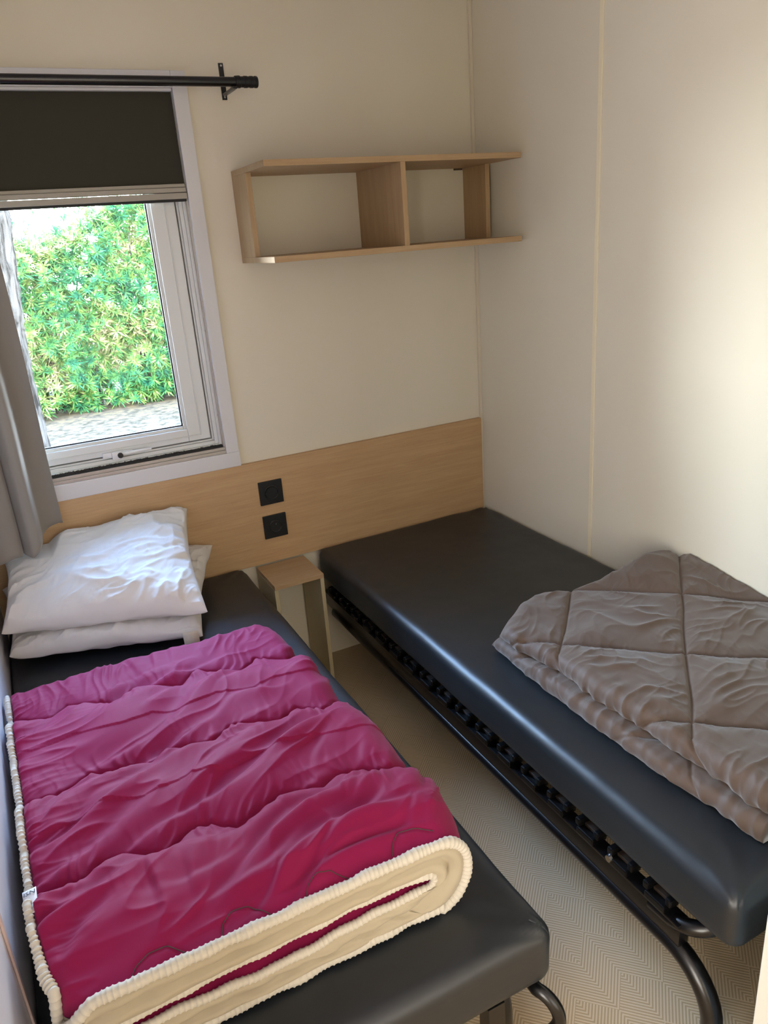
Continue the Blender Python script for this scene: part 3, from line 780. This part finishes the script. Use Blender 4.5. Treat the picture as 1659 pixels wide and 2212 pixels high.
    e1 = -ex.normalized(); nrm = e1.cross(-ey.normalized()); 
    if nrm.z < 0: nrm = -nrm
    e2 = nrm.cross(e1).normalized(); Mx = Matrix((e1, e2, nrm)).transposed().to_4x4(); Mx.translation = P0+ey*.17+ex*.5+nrm*.0012
    bpy.context.view_layer.update()
    me = bpy.data.meshes.new_from_object(to.evaluated_get(bpy.context.evaluated_depsgraph_get())); COL.objects.unlink(to); bpy.data.objects.remove(to)
    me.transform(Mx); to = bpy.data.objects.new('tag_text', me); COL.objects.link(to); me.materials.clear(); me.materials.append(Mat('ink', '#26222a', .7).m)
    to.parent = tg
burgundy()

# ------------------------------------------------------------------ taupe quilt on the right bed
def taupe():
    CA = [.21, .62, 1.03, 1.44, 1.85]     # x - y = c
    CB = [-.97, -1.36, -1.765, -2.15, -2.55]  # x + y = c
    def quilt(X, Y, seed, sc=1.0):
        wob = .006*noise(X*7, Y*7, seed+1)
        d1 = np.full(X.shape, 1e9)
        for c in CA: d1 = np.minimum(d1, np.abs(X-Y-c+wob)/math.sqrt(2))
        for c in CB: d1 = np.minimum(d1, np.abs(X+Y-c+wob)/math.sqrt(2))
        puff = 1-np.exp(-d1/.040)
        h = .016*puff - .005*np.exp(-(d1/.0035)**2)
        wx = .02*noise(X*6, Y*6, seed+2)
        h += .0085*folds(X+wx*.5, Y, -.65, .16, .075, seed+3, 2.0)*puff + .0040*folds(X, Y+wx*.5, .45, .13, .050, seed+4, 2.0)*np.clip(d1/.03, 0, 1)
        h += .002*folds(X, Y, .80, .06, .020, seed+6, 1.6)*np.exp(-d1/.035)*np.clip(d1/.008, 0, 1)
        h += .005*fbm(X*5, Y*5, seed+8, 3)
        return h*sc
    def slab(name, x0f, x1, yfarf, ynear, zb, ztf, seed, parent, R=None):
        """one folded ply: rounded left and far edges, x0f(y), yfarf(x)"""
        nu, nv, nr, nb = 200, 380, 22, 14
        rows = []
        jn = 380
        for j in range(jn):
            t = j/(jn-1); rows.append(t)
        V = []
        T = np.array(rows)
        # row coordinate y depends on x through the far edge outline
        nside = nu+nr+nb
        Xg = np.zeros((jn, nside)); Yg = Xg.copy(); Zg = Xg.copy(); Wt = Xg.copy(); NX = Xg.copy(); NZ = Xg.copy(); U = Xg.copy()
        for j, t in enumerate(T):
            ynom = -.98+(ynear+.98)*t; xa = x0f(ynom); zt_ = ztf(xa, ynom)
            xx = np.linspace(x1, xa, nu)
            z = np.array([ztf(x, ynom) for x in xx]); R = (z[-1]-zb)/2; zm = (z[-1]+zb)/2
            ang = np.linspace(math.pi/2, -math.pi/2, nr+2)[1:-1]
            rx = xa-R*.9*np.cos(ang); rz = zm+R*np.sin(ang)
            bx = np.linspace(xa, x1, nb)
            Xg[j] = np.concatenate([xx, rx, bx]); Zg[j] = np.concatenate([z, rz, np.full(nb, zb)])
            Wt[j] = np.concatenate([np.ones(nu), np.cos((math.pi/2-ang)/2)**1.2, np.zeros(nb)])
            NX[j] = np.concatenate([np.zeros(nu), -np.cos(ang), np.zeros(nb)]); NZ[j] = np.concatenate([np.ones(nu), np.sin(ang), np.zeros(nb)])
            U[j] = np.concatenate([xx, xa-np.arange(nr)/nr*math.pi*R, bx*0+xa-math.pi*R])
        for j, t in enumerate(T):
            yfar = yfarf(Xg[j]); Yg[j] = yfar+(ynear-yfar)*t
        h = quilt(U, Yg, seed)*Wt*(1 if zb > .5 else .45)
        # puckers along the fold
        pk = .0075*folds(Yg, U*.35, .12, .08, .022, seed+30, 1.3) + .004*noise(Yg*38, U*8, seed+31)
        fold = np.exp(-np.abs(U-(-.64))/.05)
        h += pk*np.clip(fold, 0, 1)*np.where(Wt > 0, 1, 0)
        Xg += NX*h; Zg += NZ*h
        # round the far edge over
        dist = (yfarf(Xg)-Yg); s = np.clip(dist/.045, 0, 1); q = np.sqrt(np.clip(1-(1-s)**2, 0, 1))
        base = zb+.012
        Zg = base+(Zg-base)*np.maximum(q, .02)
        Zg = np.maximum(Zg, zb)
        Xg = np.minimum(Xg, -.0045)
        V = np.stack([Xg, Yg, Zg], -1).reshape(-1, 3)
        F = grid_faces(jn, nside)
        F += [tuple((jn-1)*nside+k for k in range(nside))[::-1]]
        # close the wall side
        for j in range(jn-1):
            F.append((j*nside, (j+1)*nside, (j+1)*nside+nside-1, j*nside+nside-1))
        o = mesh(name, V, F, TAUPE)
        return o, Xg, Yg, Zg, nu
    low, *_ = slab('quilt', lambda y: float(np.interp(-y, [.93, 1.0, 1.1, 1.4, 1.6, 1.83], [-.608, -.626, -.634, -.638, -.632, -.610])), -.008,
                   lambda x: -.955-.02*np.sin(x*9)-.03*np.clip((-x-.5)/.15, 0, 1), -1.82, .4745, lambda x, y: .514+.003*math.sin(x*7+y*5), 101, None)
    tag(low, 'taupe-brown diamond-stitched quilt folded on the right bed', 'quilt')
    def zt2(x, y):
        hump = .040*math.exp(-((x+.10)/.13)**2-((y+1.06)/.12)**2)
        return .572+.012*math.sin(3.0*x+1.2)+hump+.006*math.sin(y*6)
    up, Xg, Yg, Zg, nu = slab('upper_fold', lambda y: float(np.interp(-y, [.93, 1.0, 1.06, 1.15, 1.35, 1.55, 1.7, 1.83], [-.600, -.630, -.632, -.606, -.604, -.598, -.596, -.585])), -.008,
                   lambda x: np.interp(-x, [0, .05, .1, .28, .38, .45, .53, .62, .68], [-1.02, -.985, -.985, -.985, -.965, -.945, -.965, -1.02, -1.06]), -1.815, .523, zt2, 101, None)
    up.parent = low
taupe()

# ------------------------------------------------------------------ outdoors
GZ = -.60
g = MB(); g.box((-14, .5, GZ-.05), (14, 30, GZ)); struct(g.build('ground', GROUND))
def hedge():
    rs = np.random.RandomState(5); V = []; F = []
    def whorl(c, ax, L, n, up):
        ax = np.array(ax, float); ax /= np.linalg.norm(ax)
        a = np.cross(ax, [0.3, 0.2, 1.0]); a /= np.linalg.norm(a); b = np.cross(ax, a)
        for k in range(n):
            th = k*2.39996+rs.rand()*.5; el = .15+.9*(k/n)+rs.rand()*.15
            d = (a*math.cos(th)+b*math.sin(th))*math.cos(el)+ax*math.sin(el)
            l = L*(.75+.4*rs.rand()); w = l*.075
            s_ = np.cross(d, ax); s_ /= np.linalg.norm(s_)+1e-9; nn_ = np.cross(s_, d)
            i = len(V); droop = np.array([0, 0, -.10*l])
            p0 = np.array(c)+ax*(.10*L*k/n-.05*L)
            for t, ww, dr in ((0, .25, 0), (.45, 1, .3), (1, .02, 1)):
                p = p0+d*l*t+droop*dr
                V.extend([p-s_*w*ww+nn_*w*.35, p, p+s_*w*ww+nn_*w*.35])
            for q in range(2):
                for z in range(2):
                    F.append((i+q*3+z, i+q*3+z+1, i+q*3+3+z+1, i+q*3+3+z))
    n = 0
    while n < 5600:
        x = rs.uniform(-3.4, 3.4); z = GZ+.05+rs.rand()**.85*2.75; 
        top = GZ+2.45+.25*math.sin(x*2.3+1)+.25*float(noise(x*1.7, 0, 2))+.35*np.clip(x-.1, 0, .6)
        if z > top+.25*rs.rand(): continue
        bulge = .30*float(noise(x*1.6, z*1.6, 9))+.12*float(noise(x*4, z*4, 6))
        y = 9.15-bulge+abs(rs.randn())*.38 + .25*max(0, (z-GZ-1.8))
        up = .35+.9*max(0, (z-(top-.5)))*1.6
        whorl((x, y, z), (rs.randn()*.45, -1+rs.randn()*.3, up+rs.randn()*.35), rs.uniform(.12, .18), rs.randint(12, 17), up)
        n += 1
    # tall thin shoots against the sky
    for x in list(rs.uniform(-2.5, 2.6, 90)):
        top = GZ+2.45+.25*math.sin(x*2.3+1)+.35*np.clip(x-.1, 0, .6); hgt = rs.uniform(.2, .75); y = 9.4+rs.rand()*.4
        for k in range(5):
            whorl((x+.06*k*rs.randn()*.4, y, top-.1+hgt*k/5), (rs.randn()*.2, rs.randn()*.2, 1), rs.uniform(.12, .17), 8, 1)
    st = MB()
    for k in range(150):
        x = rs.uniform(-3.3, 3.3); y = 9.5+rs.rand()*.4; h = rs.uniform(1.4, 2.5); dx = rs.randn()*.2
        st.tube([(x, y, GZ), (x+dx*.4, y-.05, GZ+h*.5), (x+dx, y-.1, GZ+h)], [.018, .013, .005], 6)
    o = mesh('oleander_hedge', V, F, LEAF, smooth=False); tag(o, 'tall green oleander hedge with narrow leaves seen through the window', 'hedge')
    st.build('stems', BARK, o, smooth=True)
hedge()
# tree trunk on the left of the view
def trunk():
    P = [(-1.600, 4.22, GZ-.02), (-1.690, 4.22, -.30), (-1.735, 4.22, .0), (-1.742, 4.22, .30), (-1.735, 4.22, .60), (-1.725, 4.22, .95), (-1.680, 4.22, 1.30), (-1.635, 4.22, 1.70), (-1.600, 4.22, 2.1), (-1.56, 4.22, 2.8), (-1.5, 4.25, 4.0), (-1.4, 4.25, 5.5)]
    R_ = [.42, .33, .285, .27, .262, .255, .25, .245, .24, .235, .22, .20]
    n = 260; seg = 96; t = np.linspace(0, len(P)-1, n); P = np.array(P)
    cs = [np.interp(t, range(len(P)), P[:, c]) for c in range(3)]; rr_ = np.interp(t, range(len(P)), R_)
    V = []
    for i in range(n):
        for k in range(seg):
            a = k*2*math.pi/seg; u = a*2.2; 
            r = rr_[i] 
            V.append((a, cs[0][i], cs[1][i], cs[2][i], r))
    V = np.array(V); a = V[:, 0]
    bark = folds(V[:, 3]*1.0, np.sin(a)*.25+np.cos(a)*.13, .18, .30, .05, 7, 1.2)
    r = V[:, 4]*(1+.05*fbm(np.cos(a)*3+V[:, 3], np.sin(a)*3, 8))+.020*bark-.012
    Q = np.stack([V[:, 1]+r*np.cos(a), V[:, 2]+r*np.sin(a), V[:, 3]], -1)
    F = grid_faces(n, seg, closed=True)
    o = mesh('tree_trunk', Q, F, BARK); tag(o, 'pale rough-barked tree trunk outside, left of the hedge behind the curtain', 'tree')
trunk()
